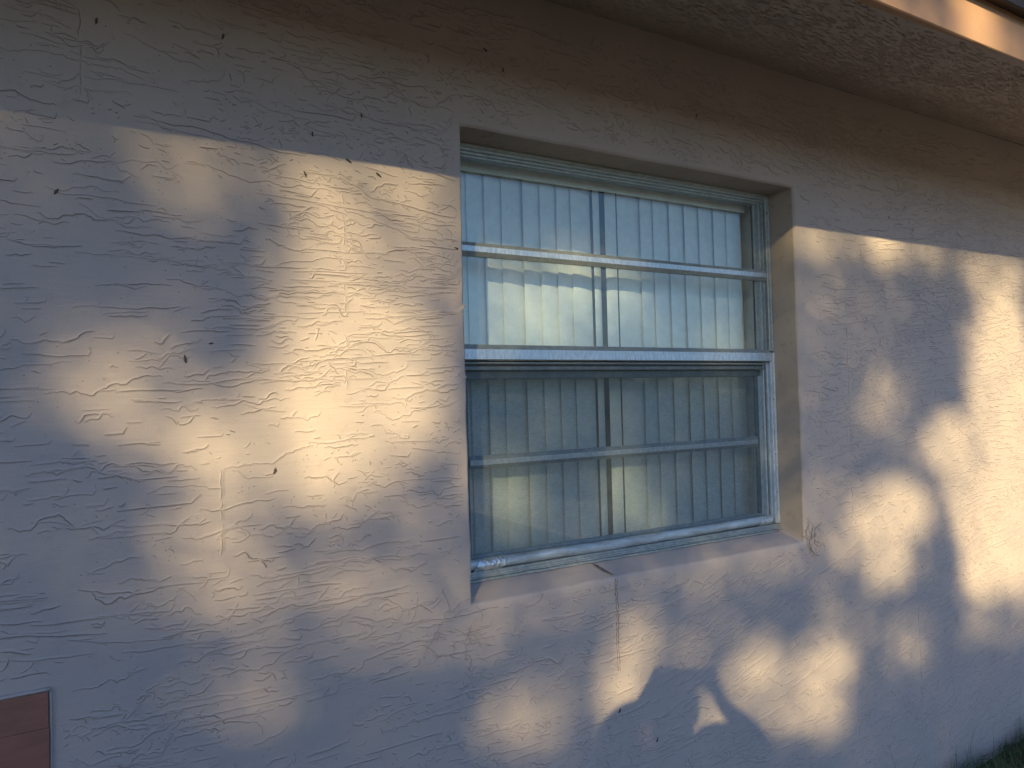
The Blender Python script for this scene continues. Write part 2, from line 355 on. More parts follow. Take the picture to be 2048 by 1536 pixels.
def make_laps():
    V = []; Fc = []; MI = []
    def lap(pts, hgt, up, lo, flip=False):
        """a torn seam in the plaster: two thin lips either side of a narrow groove"""
        n = len(pts); b = len(V)
        P = np.array(pts); hh = relief(P[:, 0], P[:, 1])
        d = np.gradient(P, axis=0); nr = np.stack([-d[:, 1], d[:, 0]], 1); nr /= np.linalg.norm(nr, axis=1, keepdims=True)+1e-9
        if not flip: nr *= np.where(nr[:, 1:2] < 0, -1, 1)
        for i in range(n):
            t = i/(n-1); e = min(1, 4*t+.08, 4*(1-t)+.08)**.8*(.7+.3*random.random()); g = lo*(.45+.55*e)
            for off, dep in ((up, -.0004), (g, hgt*e), (g*.25, -.0002), (-g*.5, -.0002), (-g*1.1, hgt*e*.62), (-up*.55, -.0004)):
                q = P[i]+nr[i]*off; V.append((q[0], -hh[i]-dep-.0004, q[1]))
        for i in range(n-1):
            for k in range(5):
                Fc.append((b+i*6+k, b+i*6+k+1, b+i*6+k+7, b+i*6+k+6)); MI.append(1 if k in (1, 2, 3) else 0)
    def ok(x, z, mg=.019):
        return not (-mg < x < WX+mg and -mg < z < WZ+mg) and z > GZ and z < 1.66 and not (x < -.93 and z < .005)
    def density(x, z):
        dn = .5+.6*float(N3(x*2.1+40, z*2.6)) + .35*float(N4(x*5, z*8))
        if -.075 < x < WX+.09 and -.07 < z < WZ+.05: dn *= .12
        if x > 1.9: dn += .15
        if z > 1.42: dn -= .2
        return min(1, max(.22, dn)) if not (-.075 < x < WX+.09 and -.07 < z < WZ+.05) else min(.15, max(.04, dn))
    def walk(x, z, ln, wob, st, ang=None):
        pts = [(x, z)]; a = flow(x, z) + random.gauss(0, .07) if ang is None else ang; turn = 0; k = max(3, int(ln/st))
        for i in range(k):
            if ang is None: a += .35*(float(flow(*pts[-1]))-a)
            turn = .55*turn + random.gauss(0, wob)
            aa = a+turn
            x += st*math.cos(aa); z += st*math.sin(aa)
            if not ok(x, z): break
            pts.append((x, z))
        return pts
    x0, x1 = -1.9, 4.2
    nlong = nshort = ndot = 0
    while nlong < 10500:
        x = random.uniform(x0, x1); z = random.uniform(GZ, 1.62)
        if not ok(x, z) or random.random() > density(x, z): continue
        p = walk(x, z, min(.36, .030*math.exp(random.gauss(.68, .7))), .36*random.uniform(.1, 1.3)**1.5, .0058)
        if len(p) < 4: continue
        if random.random() < .22:                                    # hook at the end
            a = random.choice((-1, 1))*random.uniform(.9, 2.2); (xa, za) = p[-1]
            for j in range(random.randint(1, 3)): xa += .007*math.cos(a*.6+j*.4); za += .007*abs(math.sin(a)); p.append((xa, za))
        w_ = random.uniform(.5, 1)**1.5; lap(p, .0003+.0009*w_, .0038+.0036*random.random(), .00034+.0008*w_**2); nlong += 1
    while nshort < 18000:                                             # short tears in clusters
        x = random.uniform(x0, x1); z = random.uniform(GZ, 1.62)
        if random.random() > density(x*1.3+2, z*1.3)**1.3: continue
        for j in range(random.randint(2, 9)):
            xx = x+random.gauss(0, .035); zz = z+random.gauss(0, .018)
            if not ok(xx, zz): continue
            ang = float(flow(xx, zz))+random.gauss(0, .28) if random.random() < .82 else random.uniform(-1.5, 1.5)
            cv = random.gauss(0, 28); p = []; n_ = random.randint(4, 8); st = .0022*math.exp(random.gauss(.25, .5))
            for i_ in range(n_):
                p.append((xx, zz)); ang += cv*st + random.gauss(0, .22); xx += st*math.cos(ang); zz += st*math.sin(ang)
            if not all(ok(*q_) for q_ in p): continue
            if len(p) < 3: continue
            w_ = random.random(); lap(p, .0003+.0007*w_, .0026+.0016*w_, .00034+.0005*w_); nshort += 1
    while ndot < 5000:                                               # pits and crumbs of sand
        x = random.uniform(x0, x1); z = random.uniform(GZ, 1.62)
        if random.random() > density(x*1.1+7, z*1.4+2)**1.5: continue
        for j in range(random.randint(1, 6)):
            xx = x+random.gauss(0, .05); zz = z+random.gauss(0, .03)
            if not ok(xx, zz): continue
            a = random.uniform(-1.2, 1.2); ln = random.uniform(.0015, .0035)
            lap([(xx+ln*t*math.cos(a), zz+ln*t*math.sin(a)) for t in (-.6, 0, .6)], random.uniform(.0004, .0010), .0025, random.uniform(.0007, .0014)); ndot += 1
    for (sx, sa, sb) in ((-.329, 1.06, .60), (-.622, .40, .20), (-.882, 1.55, 1.24), (2.02, -.2, -.75), (1.62, .9, .1)):   # faint block joints
        z = sa
        while z > sb:
            ln = random.uniform(.02, .09); p = [(sx+random.gauss(0, .0016), z-ln*i/5) for i in range(6)]
            lap(p, random.uniform(.0005, .0012), .008, .0009, True); z -= ln+random.uniform(0, .05)
    o = mesh_obj('trowel_mark', V, Fc, M_WALL, wall, smooth=False, kind='stuff')
    o.data.materials.append(M_SEAM); o.data.polygons.foreach_set('material_index', MI)
    return o
make_laps()

def make_crack():
    mb = MB()
    def strip(pts, wd, yoff):
        vs = []; fs = []
        for i, (x, y, z) in enumerate(pts):
            ww = wd[i]; vs += [(x-ww, y-yoff, z), (x, y-yoff-.0006, z), (x+ww, y-yoff, z)]
        for i in range(len(pts)-1):
            for k in range(2): fs.append((i*3+k, i*3+k+1, i*3+k+4, i*3+k+3))
        mb.add(vs, fs)
    # across the sill, then down the wall below it
    A = [(.463, .102, .0290), (.4635, .085, .0245), (.466, .07, .020), (.468, .055, .0155), (.471, .04, .011), (.476, .025, .0065), (.481, .012, .0028)]
    wd = [.0015, .004, .007, .0085, .008, .005, .003]
    vs = []; fs = []
    for i, (x, y, z) in enumerate(A):
        ww = wd[i]*.8; vs += [(x-ww, y, z+.0014), (x+ww, y, z+.0018)]
    for i in range(len(A)-1): fs.append((i*2, i*2+1, i*2+3, i*2+2))
    mb.add(vs, fs)
    for off, seed in ((-.0035, 1), (.004, 2)):
        g = random.Random(seed); z = -.006; pts = []; wds = []
        while z > -.285:
            x = .483+off+g.gauss(0, .0012)+.0015*math.sin(z*40)
            pts.append((x, -float(relief(x, z)), z)); wds.append(g.uniform(.0002, .0015)*(1 if z > -.2 else .6)); z -= .006
        strip(pts, wds, .0012)
    mb.build('crack', M_CRACK, wall, label='dark crack running over the sill and down the wall')
make_crack()

# rough scars of plaster at the lower corners of the opening
def make_scars():
    mb = MB(); g = random.Random(4)
    def strand(x, z, ang, ln, wd):
        pts = []; 
        for i in range(9):
            pts.append((x, z)); ang += g.gauss(0, .28); x += ln/8*math.cos(ang); z += ln/8*math.sin(ang)
        P = []
        for i, (a, b) in enumerate(pts):
            e = wd*math.sin(math.pi*(i+.4)/9.2); y = -float(relief(a, b))
            P += [(a, y+.0006, b-e), (a, y-.0022, b), (a, y+.0006, b+e)]
        mb.add(P, [(i*3+k, i*3+k+1, i*3+k+4, i*3+k+3) for i in range(8) for k in range(2)])
    for i in range(30): strand(-.09+g.gauss(0, .05), -.07+g.gauss(0, .035), g.uniform(-1, 1.2), g.uniform(.03, .09), g.uniform(.001, .0022))
    for i in range(26): strand(1.385+g.gauss(0, .03), -.04+g.gauss(0, .04), g.uniform(.6, 2.3), g.uniform(.03, .08), g.uniform(.0008, .002))
    mb.build('plaster_scar', M_WALL, wall, kind='stuff')
    mb = MB()                                                          # grime and hairline cracks in the lower right corner
    for i in range(9): strand(1.372+g.gauss(0, .014), -.015+g.gauss(0, .02), g.uniform(-.9, 2.2), g.uniform(.02, .07), g.uniform(.0005, .0013))
    mb.build('corner_crack', M_CRACK, wall, kind='stuff')
make_scars()

# ---- eave
def make_eave():
    SL = .304
    nx, ny = 220, 34; xs = np.linspace(-4.5, 6.5, nx); ys = np.linspace(.0, -.684, ny)
    X, Y = np.meshgrid(xs, ys); Z = 1.701 + SL*Y - .0016*N2(X*6, Y*9) - .0009*N3(X*22, Y*30)
    v = np.stack([X, Y, Z], -1).reshape(-1, 3); f = [(j*nx+i, (j+1)*nx+i, (j+1)*nx+i+1, j*nx+i+1) for j in range(ny-1) for i in range(nx-1)]
    so = mesh_obj('soffit', v, f, M_SOFFIT, house, smooth=True)
    # trowel tears in the soffit
    V = []; Fc = []
    for c in range(2600):
        cx = random.uniform(-.6, 3.6); cy = random.uniform(-.65, -.06)
        if random.random() > .35+.65*min(1, max(0, (cx-.2)/1.2)): continue
        for q in range(random.randint(2, 8)):
            x = cx+random.gauss(0, .05); y = cy+random.gauss(0, .022); a = random.gauss(.12, .22)
            if not -.66 < y < -.02: continue
            ln = random.uniform(.008, .04); b = len(V); n = 5
            for i in range(n):
                t = i/(n-1); e = math.sin(math.pi*(t*.9+.05)); xx = x+ln*t*math.cos(a); yy = y+ln*t*math.sin(a)+random.gauss(0, .0006)
                z = 1.701+SL*yy-.0016*float(N2(xx*6, yy*9))-.0009*float(N3(xx*22, yy*30))
                V += [(xx, yy+.005*e, z+.0006), (xx, yy+.0012*e, z-.0020*e), (xx, yy+.0004*e, z+.0006), (xx, yy-.0016*e, z-.0012*e), (xx, yy-.006*e, z+.0006)]
            for i in range(n-1):
                for k in range(4): Fc.append((b+i*5+k, b+i*5+k+1, b+i*5+k+6, b+i*5+k+5))
    mesh_obj('trowel_mark', V, Fc, M_SOFFIT, so, kind='stuff')
    # fascia board, its lower edge tapering a little along the eave
    xs = np.linspace(-4.5, 6.5, 111); vs = []
    for x in xs:
        yi = min(-.645, max(-.679, -.657-.030*(x-.73))); wv = .0011*float(N2(x*5, 1)); zb = 1.4915+.0016*float(N1(x*1.3, 4))
        zb += .010*max(0, x-1.2)*.35
        vs += [(x, yi, zb+.002), (x, -.682, zb-.0005), (x, -.6855-wv*.4, zb+.002), (x, -.6855+wv, 1.66), (x, -.655, 1.66)]
    fs = [(i*5+k, i*5+(k+1) % 5, (i+1)*5+(k+1) % 5, (i+1)*5+k) for i in range(110) for k in range(5)]
    mb = MB(); mb.add(vs, fs); fa = mb.build('fascia', M_FASCIA, house)
    # metal drip edge and shingles above
    mb = MB(); mb.prism([(-.6865, 1.622), (-.716, 1.612), (-.722, 1.616), (-.722, 1.640), (-.6865, 1.655)], -4.5, 6.5, 'x'); mb.build('drip_edge', M_ROOFD, house)
    ridge = 4.6
    mb = MB(); mb.prism([(-.654, 1.664), (-.69, 1.664), (-.69, 1.70), (ridge, 1.70+SL*(ridge+.69)), (ridge, 1.60+SL*(ridge+.69)), (.02, 1.704+.14)], -4.7, 6.7, 'x'); roof = mb.build('roof', M_ROOFD, house)
    for course in range(3):
        y0 = -.735+course*.13
        for k in range(34):
            if course and k % 1: continue
            xa = -4.6+k*.33+(.16 if course % 2 else 0); mb = MB(); z0 = 1.652+SL*(y0+.735)+course*.004+random.uniform(0, .003)
            mb.add([(xa, y0, z0), (xa+.325, y0, z0), (xa+.325, y0+.2, z0+SL*.2+.012), (xa, y0+.2, z0+SL*.2+.012), (xa, y0, z0+.008), (xa+.325, y0, z0+.008), (xa+.325, y0+.2, z0+SL*.2+.02), (xa, y0+.2, z0+SL*.2+.02)],
                   [(0,3,2,1),(4,5,6,7),(0,1,5,4),(1,2,6,5),(2,3,7,6),(3,0,4,7)])
            mb.build('shingle', M_SHINGLE, roof)
    return so
make_eave()

# ---- the rest of the shell and the room behind the window, all closed
def make_shell():
    mb = MB(); mb.box(-4.5, -4.4, .02, 8.6, GZ-.1, 2.9); mb.build('side_wall', M_WALL, house)
    mb = MB(); mb.box(6.4, 6.5, .02, 8.6, GZ-.1, 2.9); mb.build('side_wall', M_WALL, house)
    mb = MB(); mb.box(-4.39, 6.39, 8.5, 8.6, GZ-.1, 2.9); mb.build('back_wall', M_WALL, house)
    # room: inner face of the front wall has the opening, its plaster return shows beside the blind
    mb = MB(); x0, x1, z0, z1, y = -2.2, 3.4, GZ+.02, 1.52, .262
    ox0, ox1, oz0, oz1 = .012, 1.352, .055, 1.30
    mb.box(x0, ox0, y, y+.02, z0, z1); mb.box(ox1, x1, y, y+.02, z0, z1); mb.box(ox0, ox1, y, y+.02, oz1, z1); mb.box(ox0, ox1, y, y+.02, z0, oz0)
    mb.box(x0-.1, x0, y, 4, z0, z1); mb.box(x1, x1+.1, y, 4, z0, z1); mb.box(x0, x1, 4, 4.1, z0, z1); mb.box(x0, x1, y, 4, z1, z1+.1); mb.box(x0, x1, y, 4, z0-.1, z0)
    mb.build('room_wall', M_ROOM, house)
    mb = MB(); mb.box(ox1, ox1+.03, .136, .2605, oz0-.03, oz1+.03); mb.box(ox0-.03, ox0, .136, .2605, oz0-.03, oz1+.03)
    mb.box(ox0, ox1, .152, .2605, oz1, oz1+.03); mb.box(ox0, ox1, .152, .2605, oz0-.03, oz0); mb.build('window_return', M_INNER, house)
make_shell()

# ---------------------------------------------------------------- the window
def make_window():
    X0, X1 = .001, WX-.001; Z1 = WZ-.003; ZS = .030
    # outer frame of extruded aluminium: stepped head, jambs and sill
    mb = MB()
    mb.prism([(.108, Z1), (.108, Z1-.009), (.113, Z1-.011), (.113, Z1-.018), (.121, Z1-.020), (.121, Z1-.026), (.128, Z1-.028), (.128, Z1-.033), (.150, Z1-.035), (.150, Z1)], X0, X1, 'x')
    win = mb.build('window_frame', M_ALU, house); bevel(win, .0009)
    for side in (0, 1):
        s = 1 if side == 0 else -1; e = X0 if side == 0 else X1
        prof = [(.109, e), (.109, e+s*.006), (.1105, e+s*.007), (.1105, e+s*.019), (.113, e+s*.0205), (.126, e+s*.0205), (.126, e+s*.027), (.119, e+s*.0285), (.119, e+s*.031), (.130, e+s*.0325), (.130, e+s*.041), (.124, e+s*.0425), (.124, e+s*.045), (.140, e+s*.0465), (.140, e+s*.058), (.150, e+s*.058), (.150, e)]
        mb = MB(); mb.prism(prof, .695, Z1-.0105, 'z'); bevel(mb.build('side_jamb', M_ALU, win), .0006)
        prof2 = [(y-.0016 if y < .112 else y, t) for y, t in prof]
        mb = MB(); mb.prism(prof2, ZS+.024, .690, 'z'); bevel(mb.build('side_jamb', M_ALUF, win), .0006)
        mb = MB(); mb.box(min(e+s*.0325, e+s*.058), max(e+s*.0325, e+s*.058), .1305 if False else .141, .149, ZS+.03, Z1-.036); mb.build('jamb_track', M_TRACK, win)
        for zz in ((1.215, .0032), (1.18, .0018), (1.163, .0018), (1.105, .0016), (.69, .0016), (.515, .0022), (.31, .002), (.17, .0018), (.105, .002)):
            b = MB(); cx = e+s*.0125; yb = .1102 if zz[0] > .69 else .1086
            ring = [(cx+zz[1]*math.cos(a), yb-.0012, zz[0]+zz[1]*math.sin(a)) for a in np.linspace(0, 2*math.pi, 9)[:-1]]
            ring2 = [(x, yb+.0006, z) for x, y, z in ring]
            b.add(ring+ring2, [tuple(range(8))]+[(i, (i+1) % 8, 8+(i+1) % 8, 8+i) for i in range(8)]); b.build('screw', M_SCREW, win)
    # sill member: ribs that the sash lands on, a bead of sealant in front
    mb = MB(); mb.prism([(.098, ZS), (.098, ZS+.009), (.103, ZS+.010), (.103, ZS+.015), (.108, ZS+.016), (.108, ZS+.0215), (.150, ZS+.023), (.150, ZS)], X0, X1, 'x'); bevel(mb.build('sill_rail', M_SEAL, win), .001)
    mb = MB(); mb.prism([(.0975, ZS-.004), (.092, ZS-.003), (.0905, ZS+.001), (.0975, ZS+.006)], X0+.002, X1-.03, 'x', 60, lambda q, y, t: (.0012*float(N2(q*22, 1)), .0012*float(N3(q*30, 2)))); mb.build('sealant_bead', M_SEAL, win, smooth=True)
    mb = MB(); mb.box(X0, X1, .1285, .149, ZS+.0235, ZS+.036); mb.build('sill_gap_shade', M_TRACK, win)
    xa, xb = X0+.0587, X1-.0587
    # upper sash: two panes, bevelled muntin, meeting rail
    def bar(name, xA, xB, za, zb, y, dp, mat_face, mat_side, parent):
        h = zb-za; c = h*.30
        mb = MB(); mb.prism([(y+dp*.72, za), (y, za+c), (y, zb-c), (y+dp*.72, zb), (y+dp*1.6, zb), (y+dp*1.6, za)], xA, xB, 'x')
        o = mb.build(name, mat_side, parent); o.data.materials.append(mat_face)
        for p in o.data.polygons:
            if p.normal.y < -.98 and abs(p.center.y-y) < 1e-4: p.material_index = 1
        bevel(o, .0006); return o
    bar('muntin', X0+.021, X1-.0215, .960, 1.000, .113, .012, M_ALUF, M_ALU, win)
    mr = MB(); mr.prism([(.124, .703), (.1085, .690), (.106, .688), (.106, .6585), (.1085, .657), (.128, .657), (.128, .703)], X0+.0205, X1-.0208, 'x')
    o = mr.build('meeting_rail', M_ALU, win); o.data.materials.append(M_ALUF)
    for p in o.data.polygons:
        if p.normal.y < -.98: p.material_index = 1
    bevel(o, .0008)
    mb = MB(); mb.prism([(.1195, .6515), (.1175, .6485), (.1195, .6455), (.126, .6455), (.126, .6515)], X0+.021, X1-.0335, 'x'); mb.build('rail_lip', M_ALU, win)
    mb = MB(); mb.prism([(.1265, .6565), (.1265, .640), (.134, .640), (.134, .6565)], X0+.021, X1-.033, 'x'); mb.build('rail_gap_shade', M_TRACK, win)
    # panes
    def pane(za, zb, y, xA=xa-.003, xB=xb+.003):
        mb = MB(); mb.add([(xA, y, za), (xB, y, za), (xB, y, zb), (xA, y, zb)], [(0, 1, 2, 3)]); return mb.build('glass_pane', M_GLASS, win)
    pane(1.0005, Z1-.0335, .1315); pane(.7035, .9595, .1315)
    # lower sash behind the insect screen
    mb = MB(); mb.prism([(.142, .628), (.140, .626), (.140, .604), (.142, .602), (.152, .602), (.152, .628)], xa-.012, xb+.012, 'x'); bevel(mb.build('sash_rail', M_ALUD, win), .0006)
    for e, s in ((xa, 1), (xb, -1)):
        mb = MB(); mb.prism([(.142, e-s*.014), (.141, e), (.143, e+s*.012), (.152, e+s*.012), (.152, e-s*.014)], .060, .6015, 'z'); bevel(mb.build('sash_stile', M_ALUD, win), .0006)
    bar('muntin', xa+.0125, xb-.0125, .340, .378, .137, .010, M_ALUF, M_ALU, win)
    mb = MB(); mb.prism([(.152, .058), (.140, .060), (.139, .072), (.139, .085), (.143, .092), (.152, .092)], xa-.0135, xb+.0135, 'x'); bevel(mb.build('sash_rail', M_ALU, win), .0008)
    pane(.3785, .6015, .1485, xa+.0125, xb-.0125); pane(.0925, .3395, .1485, xa+.0125, xb-.0125)
    # insect screen in its own thin frame, bent a little, the bottom bar round and worn
    sx0, sx1 = X0+.034, X1-.0345
    mb = MB(); mb.add([(sx0+.006, .1295, .075), (sx1-.006, .1295, .075), (sx1-.006, .1295, .634), (sx0+.006, .1295, .634)], [(0, 1, 2, 3)]); mb.build('insect_screen', M_SCREEN, win)
    mb = MB(); mb.prism([(.124, .6395), (.1225, .638), (.1225, .629), (.124, .627), (.131, .627), (.131, .6395)], sx0, sx1, 'x'); bevel(mb.build('screen_bar', M_ALUD, win), .0008)
    for a, b in ((sx0, sx0+.010), (sx1-.010, sx1)):
        mb = MB(); mb.prism([(.1255, a), (.124, a+.001), (.124, b-.001), (.1255, b), (.131, b), (.131, a)], .084, .6265, 'z'); bevel(mb.build('screen_bar', M_ALUD, win), .0006)
    n = 14; prof = [(.1205+.0145*math.cos(t), .0685+.0155*math.sin(t)) for t in np.linspace(0, 2*math.pi, n, endpoint=False)]
    mb = MB(); mb.prism(prof, sx0+.002, sx1-.002, 'x', 70, lambda q, y, t: (.0009*float(N2(q*14, 3)), .0011*float(N3(q*9, 5))-.0035*math.sin((q-sx0)/(sx1-sx0)*math.pi)+.002))
    mb.build('screen_bar', M_BAR, win, smooth=True)
    # crumpled foil wound round the left end of the bar, a worn corner piece at the right end
    def wrap(xA, xB, rad, name, mat, skew):
        n = 18; k = 16; vs = []; fs = []
        for i in range(k+1):
            q = xA+(xB-xA)*i/k
            for j in range(n):
                t = 2*math.pi*j/n; r_ = rad*(1+.09*float(N1(i*.8, j*.9))+.06*float(N2(i*1.9, j*1.7)))
                vs.append((q+skew*math.sin(t), .1205+r_*math.cos(t), .0675+r_*.97*math.sin(t)))
        for i in range(k):
            for j in range(n): fs.append((i*n+j, i*n+(j+1) % n, (i+1)*n+(j+1) % n, (i+1)*n+j))
        m2 = MB(); m2.add(vs, fs); return m2.build(name, mat, win)
    wrap(sx0+.032, sx0+.128, .0185, 'foil_wrap', M_TAPE, .012)
    wrap(sx1-.075, sx1-.012, .0170, 'corner_piece', M_TAPE, .004)
    return win
win = make_window()

# ---------------------------------------------------------------- the vertical blind hanging behind the glass
blind = empty('vertical_blind', (.7, .23, .06), 'off white vertical blind of wide vanes hanging behind the window glass', 'blind')
def make_blind():
    mb = MB(); mb.prism([(.190, 1.298), (.190, 1.234), (.192, 1.231), (.1935, 1.234), (.1935, 1.298)], .03, 1.302, 'x'); bevel(mb.build('valance', M_BLIND, blind), .0006)
    mb = MB(); mb.box(.03, 1.30, .205, .245, 1.272, 1.297); mb.build('head_rail', M_BLIND, blind)
    edges = [.005, .066, .125, .186, .246, .325, .389, .454, .513]           # left edges of the overlapping vanes
    right = [.808, .870, .944, 1.020, 1.093, 1.168, 1.237]
    vane_w = .089; zb, zt = .068, 1.272
    def vane(xl, wd, yl, yr, tilt=0.):
        n = 7; vs = []; fs = []
        for k in range(2):
            z = zb if k == 0 else zt
            for i in range(n):
                t = i/(n-1); bow = .0035*(1-(2*t-1)**2)
                x = xl+wd*t+tilt*(k-.5); y = yl+(yr-yl)*t-bow
                vs.append((x, y, z)); vs.append((x, y+.0007, z))
        for i in range(n-1):
            a, b = i*2, (i+1)*2; A, B = 2*n+a, 2*n+b
            fs += [(a, b, B, A), (b+1, a+1, A+1, B+1), (a, A, A+1, a+1) if i == 0 else (a, a+1, b+1, b)]
        fs.append((2*(n-1), 2*(n-1)+1, 4*n-1, 4*n-2))
        m2 = MB(); m2.add(vs, fs); return m2.build('vane', M_BLIND, blind, smooth=False)
    for e in edges: vane(e, vane_w, .2235+random.uniform(-.0008, .0008), .2395+random.uniform(-.002, .002), random.gauss(0, .002))
    vane(.604, .034, .226, .235, .001)                                        # the two middle vanes with the dark gap between them
    vane(.6585, .043, .232, .226, .003)
    vane(.708, .114, .226, .2365, .001)
    for e in right: vane(e, vane_w if e < 1.2 else .092, .2235+random.uniform(-.0008, .0008), .2375+random.uniform(-.002, .002), random.gauss(0, .002))
make_blind()

# ---------------------------------------------------------------- brown panel low on the left
def make_panel():
    p = empty('wall_panel', (-1.6, -.01, GZ), 'flat red brown panel on the wall at the lower left corner', 'panel')
    y = -.007
    mb = MB(); mb.box(-2.3, -.9525, y, .012, -.0878, -.017); bevel(mb.build('board', M_PANEL, p), .0007)
    mb = MB(); mb.box(-2.3, -.9515, y-.001, .012, GZ+.01, -.0883); bevel(mb.build('board', M_PANEL, p), .0007)
    mb = MB(); mb.prism([(y+.001, -.0165), (y-.001, -.012), (.004, -.009), (.004, -.0165)], -2.3, -.949, 'x', 60, lambda q, a, b: (.001*float(N2(q*20, 2)), .0012*float(N3(q*25, 1)))); mb.build('top_bead', M_WALL, p, smooth=True)
    mb = MB(); mb.prism([(y+.002, -.951), (y+.001, -.9475), (.004, -.9455), (.004, -.951)], GZ+.01, -.0168, 'z', 50, lambda q, a, b: (.001*float(N2(q*20, 2)), .001*float(N3(q*25, 1)))); mb.build('side_bead', M_WALL, p, smooth=True)
make_panel()

# ---------------------------------------------------------------- dark crusty specks stuck on the wall
SP = [(-.852, 1.363, 7, 80, 'dark speck under the eave at the far upper left, leftmost along the top'),
      (-.601, 1.388, 7, 75, 'dark oval speck under the eave, second from the left along the top'),
      (-.277, 1.263, 6, 100, 'dark speck in the shaded wall to the left of the window top'),
      (-.401, 1.196, 6, 95, 'thin dark speck just above the eave shadow edge left of the window'),
      (-.928, .99, 7, 60, 'dark lumpy speck near the left edge of the picture on the shaded wall'),
      (-.421, 1.096, 7, 110, 'brown speck upright in the sun patch just below the eave shadow edge'),
      (-.313, 1.143, 8, 150, 'brown speck lying right on the eave shadow edge'),
      (-.236, 1.118, 8, 145, 'slanting brown speck in the sun just left of the window'),
      (-.022, .949, 6, 160, 'round dark speck on the window edge at the height of the upper bar'),
      (-.692, .649, 8, 95, 'brown speck standing upright in the middle of the left wall'),
      (-.638, .684, 5, 10, 'small flat dark speck in the leaf shadow above the large sun patch'),
      (-.505, .389, 7, 70, 'thin dark speck in the lower part of the brightest sun patch'),
      (.872, 1.464, 6, 85, 'dark speck above the window in the deep eave shade'),
      (1.883, 1.581, 5, 60, 'tiny dark speck near the soffit right of the window'),
      (1.921, 1.235, 5, 100, 'small dark speck on the shaded wall to the right of the window top'),
      (.482, -.399, 7, 60, 'dark speck beside the shadow of the arm below the window'),
      (.624, -.521, 7, 65, 'dark speck low in the shade at the bottom of the wall'),
      (.081, 1.509, 7, 150, 'dark speck in the blackest part of the eave shade above the window corner'),
      (.137, 1.465, 6, 100, 'thin speck hanging in the eave shade above the window left corner')]
def speck(x, y, z, r, ang, lab, nrm=(0, -1, 0)):
    n, k = 8, 7; vs = []; fs = []; L = r*.00125; a = R(ang); g = random.Random(int(x*1000))
    for i in range(k):
        t = i/(k-1); rad = L*.30*math.sin(math.pi*(.06+.88*t))*(1+g.uniform(-.25, .25)); u = (t-.5)*2*L*.9
        for j in range(n):
            q = 2*math.pi*j/n; v_ = rad*math.cos(q)*(1+g.uniform(-.2, .2)); d = rad*math.sin(q)*.8+rad*.5
            vs.append((u*math.cos(a)-v_*math.sin(a), -d, u*math.sin(a)+v_*math.cos(a)))
    for i in range(k-1):
        for j in range(n): fs.append((i*n+j, i*n+(j+1) % n, (i+1)*n+(j+1) % n, (i+1)*n+j))
    fs += [tuple(range(n)), tuple(range((k-1)*n, k*n))]
    mb = MB(); mb.add(vs, fs); o = mb.build('wall_speck', M_CASE, smooth=True); o.location = (x, y, z)
    tag(o, lab, 'speck', 'dark specks stuck on the wall'); return o
for x, z, r, a, lab in SP: speck(x, -float(relief(x, z))-.0005, z, r, a, lab)
o = speck(1.66, -.62, 1.701-.304*.62-.002, 9, 60, 'dark thin speck hanging from the soffit near the fascia'); o.rotation_euler = (R(80), 0, 0)

# ---------------------------------------------------------------- grass at the foot of the wall
def make_grass():
    g = np.random.default_rng(11); n = 34000
    x = g.uniform(-1.6, 4.6, n); y = -np.abs(g.normal(0, 1, n))*.75-.004; keep = y > -2.6; x, y = x[keep], y[keep]; n = len(x)
    cl = N3(x*4, y*4+3); h = (.045+.075*g.random(n)**2)*(1+.5*cl); tall = g.random(n) < .02; h[tall] *= 2.1
    a = g.uniform(0, 2*np.pi, n); lean = g.normal(0, .55, n)*h; wv = g.uniform(.0012, .003, n)
    near = np.exp(-((x-1)/6)**2-(y/4)**2); z = GZ + near*(.018*N1(x*3, y*3)+.012*N2(x*11, y*11)) - .004
    dx, dy = np.cos(a), np.sin(a); ly = np.where(y+lean*dy > -.004, -np.abs(lean*dy), lean*dy); lx = lean*dx
    V = np.zeros((n, 2, 4, 3))
    b0 = np.stack([x-dy*wv, y+dx*wv*.3, z], 1); b1 = np.stack([x+dy*wv, y-dx*wv*.3, z], 1)
    m0 = np.stack([x+lx*.35-dy*wv*.8, y+ly*.35+dx*wv*.2, z+h*.6], 1); m1 = np.stack([x+lx*.35+dy*wv*.8, y+ly*.35-dx*wv*.2, z+h*.6], 1)
    t0 = np.stack([x+lx-dy*wv*.15, y+ly, z+h], 1); t1 = np.stack([x+lx+dy*wv*.15, y+ly, z+h], 1)
    V[:, 0] = np.stack([b0, b1, m1, m0], 1); V[:, 1] = np.stack([m0, m1, t1, t0], 1)
    V[..., 1] = np.minimum(V[..., 1], -.006)
    # dead runners lying on the soil
    me = quads_mesh('grass', V.reshape(-1, 3)); link('grass', me, M_GRASS, kind='stuff')
    m = 1500; x = g.uniform(1.2, 4.4, m); y = -np.abs(g.normal(0, .35, m))-.01; a = g.normal(0, .6, m); L = g.uniform(.03, .11, m); z = GZ+.012+g.random(m)*.03
    p0 = np.stack([x, y, z], 1); p1 = p0+np.stack([np.cos(a)*L, np.minimum(np.sin(a)*L*.6, -.002-y*0), g.normal(0, .012, m)], 1); p1[:, 1] = np.minimum(p1[:, 1], -.008)
    o_ = np.stack([np.zeros(m), np.zeros(m), np.full(m, .0016)], 1)
    V2 = np.stack([p0-o_, p1-o_, p1+o_, p0+o_], 1).reshape(-1, 3)
    link('dead_grass', quads_mesh('dead_grass', V2), M_THATCH, kind='stuff')
M_THATCH = leaf_mat('dry_thatch', (.06, .042, .026), (.15, .11, .07))
make_grass()

